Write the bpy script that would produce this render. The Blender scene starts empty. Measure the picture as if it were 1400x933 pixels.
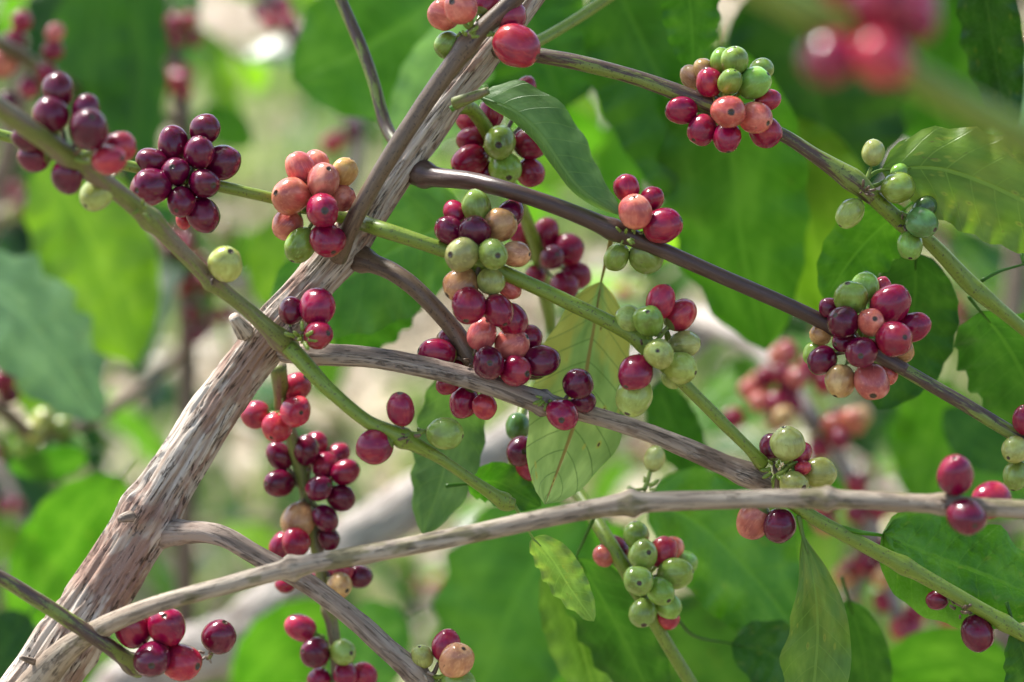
import bpy, math, random
import numpy as np
from mathutils import Vector, Matrix, Quaternion, noise
R = math.radians
random.seed(7)
rng = np.random.default_rng(7)
sc = bpy.context.scene
col = sc.collection

# ------------------------------------------------------------------ camera, light, exposure
LENS, SENS, FW, FH = 85.0, 36.0, 1400.0, 933.0
PITCH = R(-12)
CAM = Vector((0, 0, 1.35))
cam_d = bpy.data.cameras.new('camera')
cam = bpy.data.objects.new('camera', cam_d)
col.objects.link(cam)
cam.location = CAM
cam.rotation_euler = (R(90) + PITCH, 0, 0)
cam_d.lens = LENS
cam_d.sensor_width = SENS
cam_d.clip_start = 0.05
cam_d.clip_end = 2000
cam_d.dof.use_dof = True
cam_d.dof.focus_distance = 0.985
cam_d.dof.aperture_fstop = 4.8
sc.camera = cam

SUN_EL, SUN_AZ = R(58), R(-48)          # azimuth from +Y, towards -X
world = bpy.data.worlds.new('World')
sc.world = world
world.use_nodes = True
wn = world.node_tree
sky = wn.nodes.new('ShaderNodeTexSky')
sky.sky_type = 'NISHITA'
sky.sun_disc = False
sky.sun_elevation = SUN_EL
sky.sun_rotation = SUN_AZ
sky.air_density = 1.0
sky.dust_density = 2.5
sky.ozone_density = 1.0
wn.nodes['Background'].inputs['Strength'].default_value = 0.125
wn.links.new(sky.outputs[0], wn.nodes['Background'].inputs['Color'])
sun_d = bpy.data.lights.new('sun', 'SUN')
sun_d.energy = 3.6
sun_d.angle = R(9)
sun_d.color = (1.0, 0.97, 0.91)
sun = bpy.data.objects.new('sun', sun_d)
col.objects.link(sun)
sdir = Vector((math.sin(SUN_AZ) * math.cos(SUN_EL), math.cos(SUN_AZ) * math.cos(SUN_EL), math.sin(SUN_EL)))
sun.rotation_euler = sdir.to_track_quat('Z', 'Y').to_euler()
sun.location = sdir * 20
sc.view_settings.view_transform = 'Standard'
sc.view_settings.look = 'None'
sc.view_settings.exposure = 1.45
sc.view_settings.gamma = 1.0
sc.view_settings.use_curve_mapping = False
sc.cycles.max_bounces = 8
sc.cycles.transmission_bounces = 4
sc.cycles.caustics_reflective = False
sc.cycles.caustics_refractive = False

ROT = cam.rotation_euler.to_matrix()
RIGHT, UP, BACK = ROT @ Vector((1, 0, 0)), ROT @ Vector((0, 1, 0)), ROT @ Vector((0, 0, 1))
K = SENS / LENS / FW                    # metres per photo pixel at one metre


def W(px, py, d):
    """a point d metres in front of the camera position, in the world"""
    return CAM + RIGHT * ((px - FW / 2) * K * d) + UP * ((FH / 2 - py) * K * d) - BACK * d


def PROJ(p):
    q = p - CAM
    d = -q.dot(BACK)
    if d < 0.05:
        return None
    return (q.dot(RIGHT) / (K * d) + FW / 2, FH / 2 - q.dot(UP) / (K * d), d)


# ------------------------------------------------------------------ node helpers
class G:
    def __init__(self, name):
        self.m = bpy.data.materials.new(name)
        self.m.use_nodes = True
        self.t = self.m.node_tree
        self.out = self.t.nodes['Material Output']
        self.p = self.t.nodes['Principled BSDF']

    def n(self, kind, **props):
        x = self.t.nodes.new(kind)
        for k, v in props.items():
            setattr(x, k, v)
        return x

    def put(self, sock, v):
        if isinstance(v, bpy.types.NodeSocket):
            self.t.links.new(v, sock)
        elif isinstance(v, (tuple, list)) and len(v) == 3 and len(sock.default_value) == 4:
            sock.default_value = (*v, 1)
        else:
            sock.default_value = v

    def math(self, op, a, b=0.0, c=0.0, clamp=False):
        x = self.n('ShaderNodeMath', operation=op, use_clamp=clamp)
        for i, v in enumerate((a, b, c)):
            self.put(x.inputs[i], v)
        return x.outputs[0]

    def vscale(self, v, s):
        x = self.n('ShaderNodeVectorMath', operation='MULTIPLY')
        self.put(x.inputs[0], v)
        x.inputs[1].default_value = s
        return x.outputs[0]

    def vadd(self, v, w):
        x = self.n('ShaderNodeVectorMath', operation='ADD')
        self.put(x.inputs[0], v)
        self.put(x.inputs[1], w)
        return x.outputs[0]

    def noise(self, v, scale, detail=3, rough=0.55, dist=0.0):
        x = self.n('ShaderNodeTexNoise')
        self.put(x.inputs['Vector'], v)
        x.inputs['Scale'].default_value = scale
        x.inputs['Detail'].default_value = detail
        x.inputs['Roughness'].default_value = rough
        x.inputs['Distortion'].default_value = dist
        return x.outputs['Fac']

    def voro(self, v, scale, feature='F1'):
        x = self.n('ShaderNodeTexVoronoi', feature=feature)
        self.put(x.inputs['Vector'], v)
        x.inputs['Scale'].default_value = scale
        return x.outputs['Distance']

    def step(self, v, a, b, lo=0.0, hi=1.0):
        x = self.n('ShaderNodeMapRange', interpolation_type='SMOOTHSTEP')
        for i, q in enumerate((v, a, b, lo, hi)):
            self.put(x.inputs[i], q)
        return x.outputs[0]

    def mix(self, f, a, b, mode='MIX'):
        x = self.n('ShaderNodeMix', data_type='RGBA', blend_type=mode)
        self.put(x.inputs[0], f)
        self.put(x.inputs[6], a)
        self.put(x.inputs[7], b)
        return x.outputs[2]

    def bump(self, h, dist, strength=1.0):
        x = self.n('ShaderNodeBump')
        self.put(x.inputs['Height'], h)
        x.inputs['Distance'].default_value = dist
        x.inputs['Strength'].default_value = strength
        return x.outputs[0]

    def attr(self, name):
        return self.n('ShaderNodeAttribute', attribute_name=name)

    def sep(self, v):
        x = self.n('ShaderNodeSeparateXYZ')
        self.put(x.inputs[0], v)
        return x.outputs

    def base(self, c, rough=0.5, normal=None, spec=0.5):
        self.put(self.p.inputs['Base Color'], c)
        self.put(self.p.inputs['Roughness'], rough)
        self.put(self.p.inputs['Specular IOR Level'], spec)
        if normal is not None:
            self.put(self.p.inputs['Normal'], normal)


# ------------------------------------------------------------------ materials
def bark_mat(name, dark, mid, light, patch, streak=1.0, rough=0.8, bump=0.0006, patch_th=0.58, spec=0.3, cracks=0.4):
    g = G(name)
    tc = g.attr('tc').outputs['Vector']
    s1 = g.noise(g.vscale(tc, (900, 900, 55)), 1.0, 4, 0.6)
    s2 = g.noise(g.vscale(tc, (330, 330, 22)), 1.0, 4, 0.6)
    big = g.noise(g.vscale(tc, (90, 90, 45)), 1.0, 3, 0.6)
    fine = g.noise(tc, 1800, 3, 0.6)
    c = g.mix(g.step(s2, 0.36, 0.62), mid, light)
    c = g.mix(g.math('MULTIPLY', g.step(big, patch_th - 0.05, patch_th + 0.05), 0.85), c, patch)
    c = g.mix(g.math('MULTIPLY', g.step(s1, 0.44, 0.36), streak), c, dark)
    c = g.mix(g.math('MULTIPLY', g.step(fine, 0.60, 0.72), 0.4), c, light)
    ck = g.noise(g.vscale(tc, (420, 420, 30)), 1.0, 5, 0.62, 0.4)
    crack = g.step(g.math('ABSOLUTE', g.math('SUBTRACT', ck, 0.5)), 0.020, 0.006)
    crack = g.math('MULTIPLY', crack, g.step(g.noise(tc, 160, 2), 0.42, 0.56))
    c = g.mix(g.math('MULTIPLY', crack, cracks), c, tuple(x * 0.5 for x in dark))
    h = g.math('ADD', g.math('MULTIPLY', s1, 0.7), g.math('SUBTRACT', g.math('MULTIPLY', fine, 0.4), crack))
    g.base(c, rough, g.bump(h, bump), spec)
    return g.m


def stem_mat(name, a, b, th, rough=0.45, spec=0.5, w=0.06):
    """young stem: skin colour a with patches of bark b running along it"""
    g = G(name)
    tc = g.attr('tc').outputs['Vector']
    p = g.noise(g.vscale(tc, (180, 180, 26)), 1.0, 4, 0.6)
    f = g.noise(g.vscale(tc, (1300, 1300, 120)), 1.0, 3, 0.6)
    sp = g.noise(tc, 900, 3, 0.65)
    c = g.mix(g.step(p, th - w, th + w), a, b)
    c = g.mix(g.math('MULTIPLY', g.step(f, 0.5, 0.68), 0.35), c, tuple(min(1, x * 1.7 + 0.03) for x in a))
    c = g.mix(g.math('MULTIPLY', g.step(sp, 0.57, 0.66), 0.75), c, tuple(x * 0.35 for x in b))
    g.base(c, rough, g.bump(g.math('ADD', f, g.math('MULTIPLY', sp, 0.6)), 0.0001), spec)
    return g.m


def berry_mat():
    g = G('berry_skin')
    oi = g.n('ShaderNodeObjectInfo')
    oc = g.n('ShaderNodeTexCoord').outputs['Object']
    rnd = oi.outputs['Random']
    off = g.n('ShaderNodeCombineXYZ')
    for i, k in enumerate((37.0, 91.0, 13.0)):
        g.put(off.inputs[i], g.math('MULTIPLY', rnd, k))
    v = g.vadd(oc, off.outputs[0])
    x, y, z = g.sep(oc)
    rad = g.math('SQRT', g.math('ADD', g.math('MULTIPLY', x, x), g.math('MULTIPLY', y, y)))
    big = g.noise(v, 0.9, 2, 0.5)
    strk = g.noise(g.vscale(v, (7, 7, 0.9)), 1.0, 3, 0.6)
    fine = g.noise(v, 22, 3, 0.6)
    spot = g.voro(v, 4.5)
    blot = g.noise(v, 2.6, 4, 0.7, 0.6)
    c0 = oi.outputs['Color']
    hsv = g.n('ShaderNodeHueSaturation')
    g.put(hsv.inputs['Color'], c0)
    hsv.inputs['Hue'].default_value = 0.515
    hsv.inputs['Saturation'].default_value = 0.93
    hsv.inputs['Value'].default_value = 1.45
    hs2 = g.n('ShaderNodeHueSaturation')
    g.put(hs2.inputs['Color'], c0)
    hs2.inputs['Hue'].default_value = 0.487
    hs2.inputs['Value'].default_value = 0.62
    c = g.mix(g.step(big, 0.5, 0.72), c0, hsv.outputs[0])
    c = g.mix(g.math('MULTIPLY', g.step(big, 0.5, 0.3), 0.9), c, hs2.outputs[0])
    c = g.mix(g.math('MULTIPLY', g.step(strk, 0.52, 0.72), 0.5), c, hsv.outputs[0])
    c = g.mix(g.math('MULTIPLY', g.step(strk, 0.46, 0.3), 0.35), c, hs2.outputs[0])
    brown = (0.075, 0.045, 0.03)
    c = g.mix(g.math('MULTIPLY', g.step(blot, 0.66, 0.72), 0.55), c, brown)
    c = g.mix(g.math('MULTIPLY', g.step(spot, 0.07, 0.03), 0.6), c, brown)
    # withered flower scar at the tip with a paler collar
    wob = g.math('ADD', rad, g.math('MULTIPLY', g.math('SUBTRACT', fine, 0.5), 0.22))
    up = g.step(z, 0.5, 0.7)
    c = g.mix(g.math('MULTIPLY', g.math('MULTIPLY', g.step(wob, 0.36, 0.24), up), 0.4), c, hsv.outputs[0])
    c = g.mix(g.math('MULTIPLY', g.step(wob, g.math('ADD', 0.17, g.math('MULTIPLY', rnd, 0.09)), g.math('ADD', 0.09, g.math('MULTIPLY', rnd, 0.09))), up), c, (0.055, 0.035, 0.022))
    # stalk end
    c = g.mix(g.step(z, -1.0, -1.06), c, (0.16, 0.20, 0.05))
    rough = g.math('ADD', 0.15, g.math('MULTIPLY', g.step(fine, 0.4, 0.7), 0.10))
    h = g.math('ADD', g.math('MULTIPLY', strk, 0.6), g.math('MULTIPLY', fine, 0.12))
    g.base(c, rough, g.bump(h, 0.00006, 1.0), 0.5)
    g.p.inputs['Subsurface Weight'].default_value = 0.12
    g.p.inputs['Subsurface Radius'].default_value = (1.0, 0.5, 0.3)
    g.p.inputs['Subsurface Scale'].default_value = 0.0015
    return g.m


def leaf_mat(name, spots=0.0, blush=0.0, rough=0.32, trans=0.45, wear=0.25, veins=None):
    g = G(name)
    oi = g.n('ShaderNodeObjectInfo')
    L = g.attr('lf').outputs['Vector']
    u, v, q = g.sep(L)                       # across -1..1, along 0..1, half width / length
    au = g.math('ABSOLUTE', u)
    c0 = oi.outputs['Color']
    off = g.n('ShaderNodeCombineXYZ')
    g.put(off.inputs[0], g.math('MULTIPLY', oi.outputs['Random'], 51.0))
    g.put(off.inputs[1], g.math('MULTIPLY', oi.outputs['Random'], 17.0))
    tc = g.vadd(L, off.outputs[0])
    nz = g.noise(g.vscale(tc, (1.5, 3, 0)), 1.0, 3, 0.6)
    fine = g.noise(g.vscale(tc, (20, 45, 0)), 1.0, 3, 0.6)
    def hs(hue, sat, val):
        x = g.n('ShaderNodeHueSaturation')
        g.put(x.inputs['Color'], c0)
        x.inputs['Hue'].default_value = hue
        x.inputs['Saturation'].default_value = sat
        x.inputs['Value'].default_value = val
        return x.outputs[0]
    pale, deep = hs(0.485, 0.95, 1.5), hs(0.505, 1.1, 0.6)
    c = g.mix(g.step(nz, 0.45, 0.75), c0, pale)
    c = g.mix(g.math('MULTIPLY', g.step(nz, 0.5, 0.28), 0.8), c, deep)
    # side veins
    ph = g.math('MULTIPLY', g.math('SUBTRACT', v, g.math('MULTIPLY', g.math('POWER', au, 1.25), 0.16)), 10.0)
    fr = g.math('ABSOLUTE', g.math('SUBTRACT', g.math('FRACT', ph), 0.5))
    vein = g.step(fr, 0.055, 0.015)
    mid = g.step(au, 0.055, 0.025)
    vv = g.math('MAXIMUM', g.math('MULTIPLY', vein, 0.55), mid)
    if blush:
        bl = g.math('MULTIPLY', g.step(g.noise(g.vscale(tc, (1.3, 2.2, 0)), 1.0, 3, 0.6), 0.42, 0.62), blush)
        bl = g.math('MULTIPLY', bl, g.step(v, 0.7, 0.35))
        c = g.mix(bl, c, (0.50, 0.42, 0.07))
        c = g.mix(g.math('MULTIPLY', g.step(fine, 0.62, 0.75), g.math('MULTIPLY', bl, 0.7)), c, (0.42, 0.19, 0.06))
    if veins:
        c = g.mix(g.math('MULTIPLY', vein, 0.6), c, veins[0])
        c = g.mix(mid, c, veins[1])
    else:
        c = g.mix(g.math('MULTIPLY', vv, 0.6), c, pale)
    if spots:
        vd = g.voro(g.vscale(tc, (4, 9, 0)), 1.0)
        c = g.mix(g.math('MULTIPLY', g.step(vd, 0.22, 0.12), 0.7 * spots), c, (0.45, 0.40, 0.07))
        c = g.mix(g.math('MULTIPLY', g.step(vd, 0.11, 0.06), spots), c, (0.09, 0.05, 0.025))
    wr = g.math('MULTIPLY', g.step(g.noise(g.vscale(tc, (5, 11, 0)), 1.0, 5, 0.7), 0.62, 0.72), wear)
    c = g.mix(wr, c, (0.11, 0.085, 0.03))
    geo = g.n('ShaderNodeNewGeometry')
    under = g.mix(0.25, c, (0.12, 0.21, 0.05))
    c = g.mix(geo.outputs['Backfacing'], c, under)
    relief = g.math('ADD', g.math('MULTIPLY', g.math('POWER', g.math('MULTIPLY', fr, 2.0), 0.6), -0.5), g.math('MULTIPLY', vv, -0.5))
    relief = g.math('ADD', relief, g.math('MULTIPLY', fine, 0.25))
    rg = g.math('ADD', rough, g.math('MULTIPLY', g.step(fine, 0.35, 0.7), 0.14))
    nrm = g.bump(relief, 0.0004, 0.9)
    g.base(c, rg, nrm, 0.38)
    tr = g.n('ShaderNodeBsdfTranslucent')
    tcol = g.mix(1.0, c, (0.85, 1.0, 0.3), 'MULTIPLY')
    hv = g.n('ShaderNodeHueSaturation')
    g.put(hv.inputs['Color'], tcol)
    hv.inputs['Value'].default_value = 1.9
    g.put(tr.inputs['Color'], hv.outputs[0])
    ms = g.n('ShaderNodeMixShader')
    ms.inputs[0].default_value = trans
    g.t.links.new(g.p.outputs[0], ms.inputs[1])
    g.t.links.new(tr.outputs[0], ms.inputs[2])
    g.t.links.new(ms.outputs[0], g.out.inputs['Surface'])
    return g.m


M = {}
M['trunk'] = bark_mat('bark_fissured', (0.11, 0.072, 0.052), (0.33, 0.245, 0.185), (0.54, 0.475, 0.40), (0.28, 0.165, 0.12), 0.5, 0.7, 0.0005, 0.55, 0.3, 0.85)
M['grey'] = bark_mat('bark_grey_twig', (0.075, 0.055, 0.042), (0.21, 0.155, 0.12), (0.36, 0.29, 0.235), (0.17, 0.115, 0.085), 0.7, 0.7, 0.0005, 0.56)
M['greygreen'] = bark_mat('bark_grey_olive', (0.09, 0.07, 0.05), (0.24, 0.18, 0.13), (0.40, 0.33, 0.25), (0.17, 0.145, 0.065), 0.6, 0.65, 0.0004, 0.56)
M['brown'] = stem_mat('bark_purple_brown', (0.062, 0.030, 0.022), (0.13, 0.085, 0.062), 0.58, 0.38)
M['stembrown'] = stem_mat('bark_olive_brown', (0.13, 0.085, 0.05), (0.07, 0.04, 0.028), 0.54, 0.42)
M['green'] = stem_mat('stem_green', (0.16, 0.23, 0.022), (0.16, 0.11, 0.055), 0.66, 0.4)
M['mixed'] = stem_mat('stem_green_brown', (0.16, 0.21, 0.035), (0.075, 0.042, 0.032), 0.46, 0.4, 0.5, 0.03)
M['olive'] = stem_mat('stem_olive', (0.15, 0.18, 0.035), (0.17, 0.125, 0.08), 0.50, 0.5)
M['pale'] = bark_mat('bark_pale_weathered', (0.14, 0.10, 0.08), (0.34, 0.29, 0.25), (0.52, 0.47, 0.43), (0.26, 0.20, 0.17), 0.8, 0.85, 0.0008, 0.6)
M['berry'] = berry_mat()
M['leaf'] = leaf_mat('leaf_green')
M['leaf_spot'] = leaf_mat('leaf_spotted', 1.0, 0.7, 0.45, 0.22, 0.3, ((0.10, 0.19, 0.03), (0.26, 0.19, 0.05)))
M['leaf_worn'] = leaf_mat('leaf_worn', 0.3, 0.15, 0.34, 0.3, 0.75)
M['leaf_glossy'] = leaf_mat('leaf_glossy', 0.15, 0.0, 0.2, 0.38, 0.3)

# ------------------------------------------------------------------ object helpers
ORG = {}


def mesh_obj(name, verts, faces, mat, parent=None, origin=None, attr=None, kind=None, smooth=True):
    origin = Vector(origin) if origin is not None else Vector((0, 0, 0))
    me = bpy.data.meshes.new(name)
    vv = np.asarray(verts, dtype=np.float64) - np.array(origin)
    me.from_pydata(vv.tolist(), [], faces if isinstance(faces, list) else faces.tolist())
    if smooth:
        me.polygons.foreach_set('use_smooth', np.ones(len(me.polygons), dtype=bool))
    if attr:
        a = me.attributes.new(attr[0], 'FLOAT_VECTOR', 'POINT')
        a.data.foreach_set('vector', np.asarray(attr[1], dtype=np.float32).ravel())
    me.materials.append(mat)
    me.update()
    return link(name, me, parent, origin, kind)


def link(name, me, parent=None, origin=(0, 0, 0), kind=None):
    o = bpy.data.objects.new(name, me)
    col.objects.link(o)
    origin = Vector(origin)
    ORG[o.name] = origin
    if parent is not None:
        o.parent = parent
        o.location = origin - ORG[parent.name]
    else:
        o.location = origin
    if kind:
        o['kind'] = kind
    return o


def thing(name, label, cat, loc, group=None):
    o = link(name, None, None, loc)
    o.empty_display_size = 0.05
    tag(o, label, cat, group)
    return o


def tag(o, label, cat, group=None):
    o['label'] = label
    o['category'] = cat
    if group:
        o['group'] = group


def catmull(P, step):
    P = [np.array(p, dtype=float) for p in P]
    P = [2 * P[0] - P[1]] + P + [2 * P[-1] - P[-2]]
    out = []
    for i in range(1, len(P) - 2):
        L = np.linalg.norm(P[i + 1][:3] - P[i][:3])
        n = max(2, int(math.ceil(L / step)))
        for k in range(n):
            t = k / n
            a, b, c, d = P[i - 1], P[i], P[i + 1], P[i + 2]
            out.append(0.5 * (2 * b + (c - a) * t + (2 * a - 5 * b + 4 * c - d) * t * t + (3 * b - a - 3 * c + d) * t ** 3))
    out.append(P[-2])
    return np.array(out)


def tube_geo(path, rad, seg, disp=None, cap=True):
    """path Nx3, rad N -> verts, quads, attribute (cos*r, sin*r, s)"""
    N = len(path)
    tan = np.gradient(path, axis=0)
    tan /= np.linalg.norm(tan, axis=1)[:, None] + 1e-12
    s = np.concatenate([[0], np.cumsum(np.linalg.norm(np.diff(path, axis=0), axis=1))])
    ref = np.array([0.31, 0.87, 0.38])
    nrm = np.cross(tan[0], ref)
    nrm /= np.linalg.norm(nrm)
    ns = []
    for t in tan:
        nrm = nrm - t * nrm.dot(t)
        nrm /= np.linalg.norm(nrm)
        ns.append(nrm)
    ns = np.array(ns)
    bs = np.cross(tan, ns)
    th = np.arange(seg) * 2 * math.pi / seg
    ct, st = np.cos(th), np.sin(th)
    rr = np.repeat(rad[:, None], seg, 1)
    if disp is not None:
        rr = rr + disp(ct, st, s, rad)
    V = path[:, None, :] + rr[:, :, None] * (ct[None, :, None] * ns[:, None, :] + st[None, :, None] * bs[:, None, :])
    rm = float(np.mean(rad))
    A = np.stack([np.repeat((ct * rm)[None], N, 0), np.repeat((st * rm)[None], N, 0), np.repeat(s[:, None], seg, 1)], -1)
    V, A = V.reshape(-1, 3), A.reshape(-1, 3)
    i = np.arange(N - 1)[:, None] * seg
    j = np.arange(seg)[None]
    j2 = (j + 1) % seg
    F = np.stack([i + j, i + j2, i + seg + j2, i + seg + j], -1).reshape(-1, 4).tolist()
    if cap:
        F.append(list(range(seg))[::-1])
        F.append([(N - 1) * seg + k for k in range(seg)])
    return V, F, A


def nz3(x, y, z):
    return noise.noise((x, y, z))


def twig_disp(seed, amp, along=60.0, around=2.2):
    def f(ct, st, s, rad):
        out = np.zeros((len(s), len(ct)))
        for i, si in enumerate(s):
            r = rad[i]
            for k in range(len(ct)):
                a = nz3(ct[k] * around + seed, st[k] * around, si * along)
                b = nz3(ct[k] * around * 2.6 + seed, st[k] * around * 2.6, si * along * 3.1)
                out[i, k] = r * amp * (a + 0.5 * b)
        return out
    return f


def fissure_disp(seed):
    def f(ct, st, s, rad):
        out = np.zeros((len(s), len(ct)))
        for i, si in enumerate(s):
            r = rad[i]
            for k in range(len(ct)):
                c, q = ct[k], st[k]
                lump = nz3(c * 1.1 + seed, q * 1.1, si * 26)
                wob = nz3(c * 2 + 9, q * 2, si * 60) * 0.5
                p = nz3(c * 3.6 + wob + seed, q * 3.6 + wob, si * 11)
                p2 = nz3(c * 6.5 + seed, q * 6.5 + wob, si * 16)
                plate = 1 / (1 + math.exp(-(p + 0.03) * 22)) - 0.5
                ridge = -max(0.0, 0.075 - abs(p2)) * 11
                fib = nz3(c * 16 + seed, q * 16, si * 50)
                flake = 1 / (1 + math.exp(-(nz3(c * 3 - seed, q * 3, si * 38) - 0.18) * 30))
                out[i, k] = r * (0.06 * lump + 0.11 * plate + 0.10 * ridge + 0.05 * flake + 0.022 * fib)
        return out
    return f


def branch(parent, name, pts, mat, seg=20, step=0.0016, amp=0.05, swell=(), disp=None, world_tail=None, label=None):
    """pts: (px, py, d, radius in photo pixels at that depth)"""
    P = []
    for px, py, d, r in pts:
        w = W(px, py, d)
        P.append((*w, r * K * d))
    if world_tail:
        P = [(*p, r) for p, r in world_tail] + P
    C = catmull(P, step)
    path, rad = C[:, :3], np.maximum(C[:, 3], 0.0004)
    for px, py, d, a, w in swell:
        c = np.array(W(px, py, d))
        dd = np.linalg.norm(path - c, axis=1)
        rad = rad * (1 + a * np.exp(-(dd / w) ** 2))
    V, F, A = tube_geo(path, rad, seg, disp or (twig_disp(random.random() * 50, amp) if amp else None))
    o = mesh_obj(name, V, F, mat, parent, path[0], ('tc', A))
    if label:
        o['label'] = label
    return o


# ------------------------------------------------------------------ berries
def berry_mesh(seed, na=26, nb=18):
    rs = np.random.default_rng(seed)
    ex, ey, ez = 1.0 + rs.uniform(-.03, .06), 0.95 + rs.uniform(-.06, .03), 1.06 + rs.uniform(-.04, .16)
    lob, ph, sq = rs.uniform(0.005, 0.035), rs.uniform(0, 6.28), rs.uniform(0.0, 0.022)
    prof = []
    for i in range(nb + 1):
        t = math.pi * i / nb                      # 0 = tip
        prof.append((math.sin(t), math.cos(t)))
    # tip crater and collar
    prof = [(0.0, 0.955), (0.07, 0.955), (0.115, 0.985), (0.15, 1.003), (0.2, 0.992)] + [p for p in prof if not (p[1] > 0 and p[0] < 0.24)]
    prof = [p for p in prof if not (p[1] < 0 and p[0] < 0.1)]
    prof += [(0.105, -1.0), (0.085, -1.12), (0.09, -1.35), (0.11, -1.5), (0.0, -1.5)]
    V, F, rings = [], [], []
    for (r, z) in prof:
        if r == 0.0:
            rings.append([len(V)])
            V.append((0, 0, z * ez))
            continue
        ring = []
        for k in range(na):
            a = 2 * math.pi * k / na
            m = 1 + lob * math.cos(2 * a + ph) * r + 0.014 * math.cos(3 * a + ph * 2) * r + sq * math.cos(4 * a + ph) * r
            body = 1.0 if z > -1.05 else 0.0
            x, y = r * math.cos(a) * m * (ex if body else 1), r * math.sin(a) * m * (ey if body else 1)
            n = (0.06 * noise.noise((x * 1.3 + seed * 3.1, y * 1.3, z * 1.3)) + 0.012 * noise.noise((x * 4 + seed, y * 4, z * 2))) * body
            ring.append(len(V))
            V.append((x * (1 + n), y * (1 + n), z * ez * (1 + n)))
        rings.append(ring)
    for a, b in zip(rings[:-1], rings[1:]):
        if len(a) == 1:
            F += [[a[0], b[k], b[(k + 1) % na]] for k in range(na)]
        elif len(b) == 1:
            F += [[a[k], b[0], a[(k + 1) % na]] for k in range(na)]
        else:
            F += [[a[k], b[k], b[(k + 1) % na], a[(k + 1) % na]] for k in range(na)]
    me = bpy.data.meshes.new('berry')
    me.from_pydata(V, [], F)
    me.polygons.foreach_set('use_smooth', np.ones(len(me.polygons), dtype=bool))
    me.materials.append(M['berry'])
    me.update()
    return me


BERRY = [berry_mesh(s) for s in range(10)]
BERRY_LOW = [berry_mesh(20 + s, 12, 8) for s in range(3)]
COLS = {'m': (0.115, 0.001, 0.026), 'c': (0.24, 0.003, 0.038), 'r': (0.38, 0.018, 0.048), 'o': (0.50, 0.11, 0.085),
        't': (0.48, 0.25, 0.10), 'y': (0.33, 0.36, 0.09), 'g': (0.20, 0.30, 0.045), 'd': (0.08, 0.17, 0.04)}
BNAME = {'t': 'tan half-ripe berry', 'y': 'pale yellow-green unripe berry', 'g': 'green unripe berry', 'd': 'green unripe berry', 'o': 'coral half-ripe berry'}


def berry(parent, c, r, axis, colour, meshes=BERRY, label=None):
    o = link('berry', random.choice(meshes), parent, c)
    q = axis.normalized().to_track_quat('Z', 'Y') @ Quaternion((0, 0, 1), random.uniform(0, 6.28))
    o.rotation_mode = 'QUATERNION'
    o.rotation_quaternion = q
    o.scale = (r, r, r)
    j = [random.uniform(0.85, 1.18) for _ in range(3)]
    k = random.uniform(0.85, 1.15)
    o.color = (min(1, colour[0] * k * j[0] ** 0.4), min(1, colour[1] * k * j[1]), min(1, colour[2] * k * j[2]), 1)
    if label:
        o['label'] = label
    return o


def cluster(parent, node, spec, meshes=BERRY, tilt=0.25):
    """node (px, py, d); spec 'x,y,r<colour>' back to front, '-' in front: behind the branch"""
    nx, ny, d = node
    B = []
    for i, w in enumerate(spec.split()):
        back = w[0] == '-'
        w = w.lstrip('-')
        code = w[-1]
        x, y, r = (float(q) for q in w[:-1].split(','))
        dist = math.hypot(x - nx, y - ny)
        sh = math.sqrt(max(0.0, (2.1 * r) ** 2 - dist ** 2))
        z = (max(sh * 0.8, r * 0.9) if back else -sh * 0.7) - 0.12 * r * i * (0 if back else 1)
        B.append([x, y, r, code, z])
    for _ in range(40):
        for i in range(len(B)):
            for j in range(i):
                a, b = B[i], B[j]
                dxy = math.hypot(a[0] - b[0], a[1] - b[1])
                need = (0.98 * (a[2] + b[2])) ** 2 - dxy ** 2
                if need > 0:
                    need = math.sqrt(need)
                    gap = a[4] - b[4]
                    sg = -1 if gap <= 0 else 1
                    if abs(gap) < need:
                        e = (need - abs(gap)) / 2 * sg
                        a[4] += e
                        b[4] -= e
    n = W(nx, ny, d)
    for x, y, r, code, z in B:
        dd = d + z * K * d
        c = W(x, y, dd)
        ax = (c - n) + Vector((random.gauss(0, 1), random.gauss(0, 1), random.gauss(0, 1))) * (tilt * r * K * d * 1.6)
        if ax.length < 1e-5:
            ax = Vector((0, -1, 0))
        berry(parent, c, r * K * dd * 1.06, ax, COLS[code], meshes, BNAME.get(code))
        rr = r * K * dd
        if meshes is BERRY and (c - n).length > 1.75 * rr:      # a stalk from the node to the berry
            e = c - ax.normalized() * rr * 1.3
            m_ = (n + e) / 2 + Vector((0, 0, -0.12 * (e - n).length))
            pv, pf, pa = tube_geo(catmull([tuple(n), tuple(m_), tuple(e)], 0.0015), np.linspace(0.0011, 0.0008, len(catmull([tuple(n), tuple(m_), tuple(e)], 0.0015))), 7)
            mesh_obj('berry_stalk', pv, pf, M['stembrown' if code in 'mc' else 'green'], parent, n, ('tc', pa))


def stub_mesh():
    V, F, A = tube_geo(np.array([(0, 0, 0), (0, 0.02, .35), (0.05, 0.05, .7), (0.06, 0.12, 1.0)]), np.array([.24, .2, .22, .1]), 7)
    me = bpy.data.meshes.new('berry_stalk')
    me.from_pydata(V.tolist(), [], F)
    a = me.attributes.new('tc', 'FLOAT_VECTOR', 'POINT')
    a.data.foreach_set('vector', (A * 0.006).astype(np.float32).ravel())
    me.polygons.foreach_set('use_smooth', np.ones(len(me.polygons), dtype=bool))
    me.update()
    return me


STUB = {}


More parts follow.
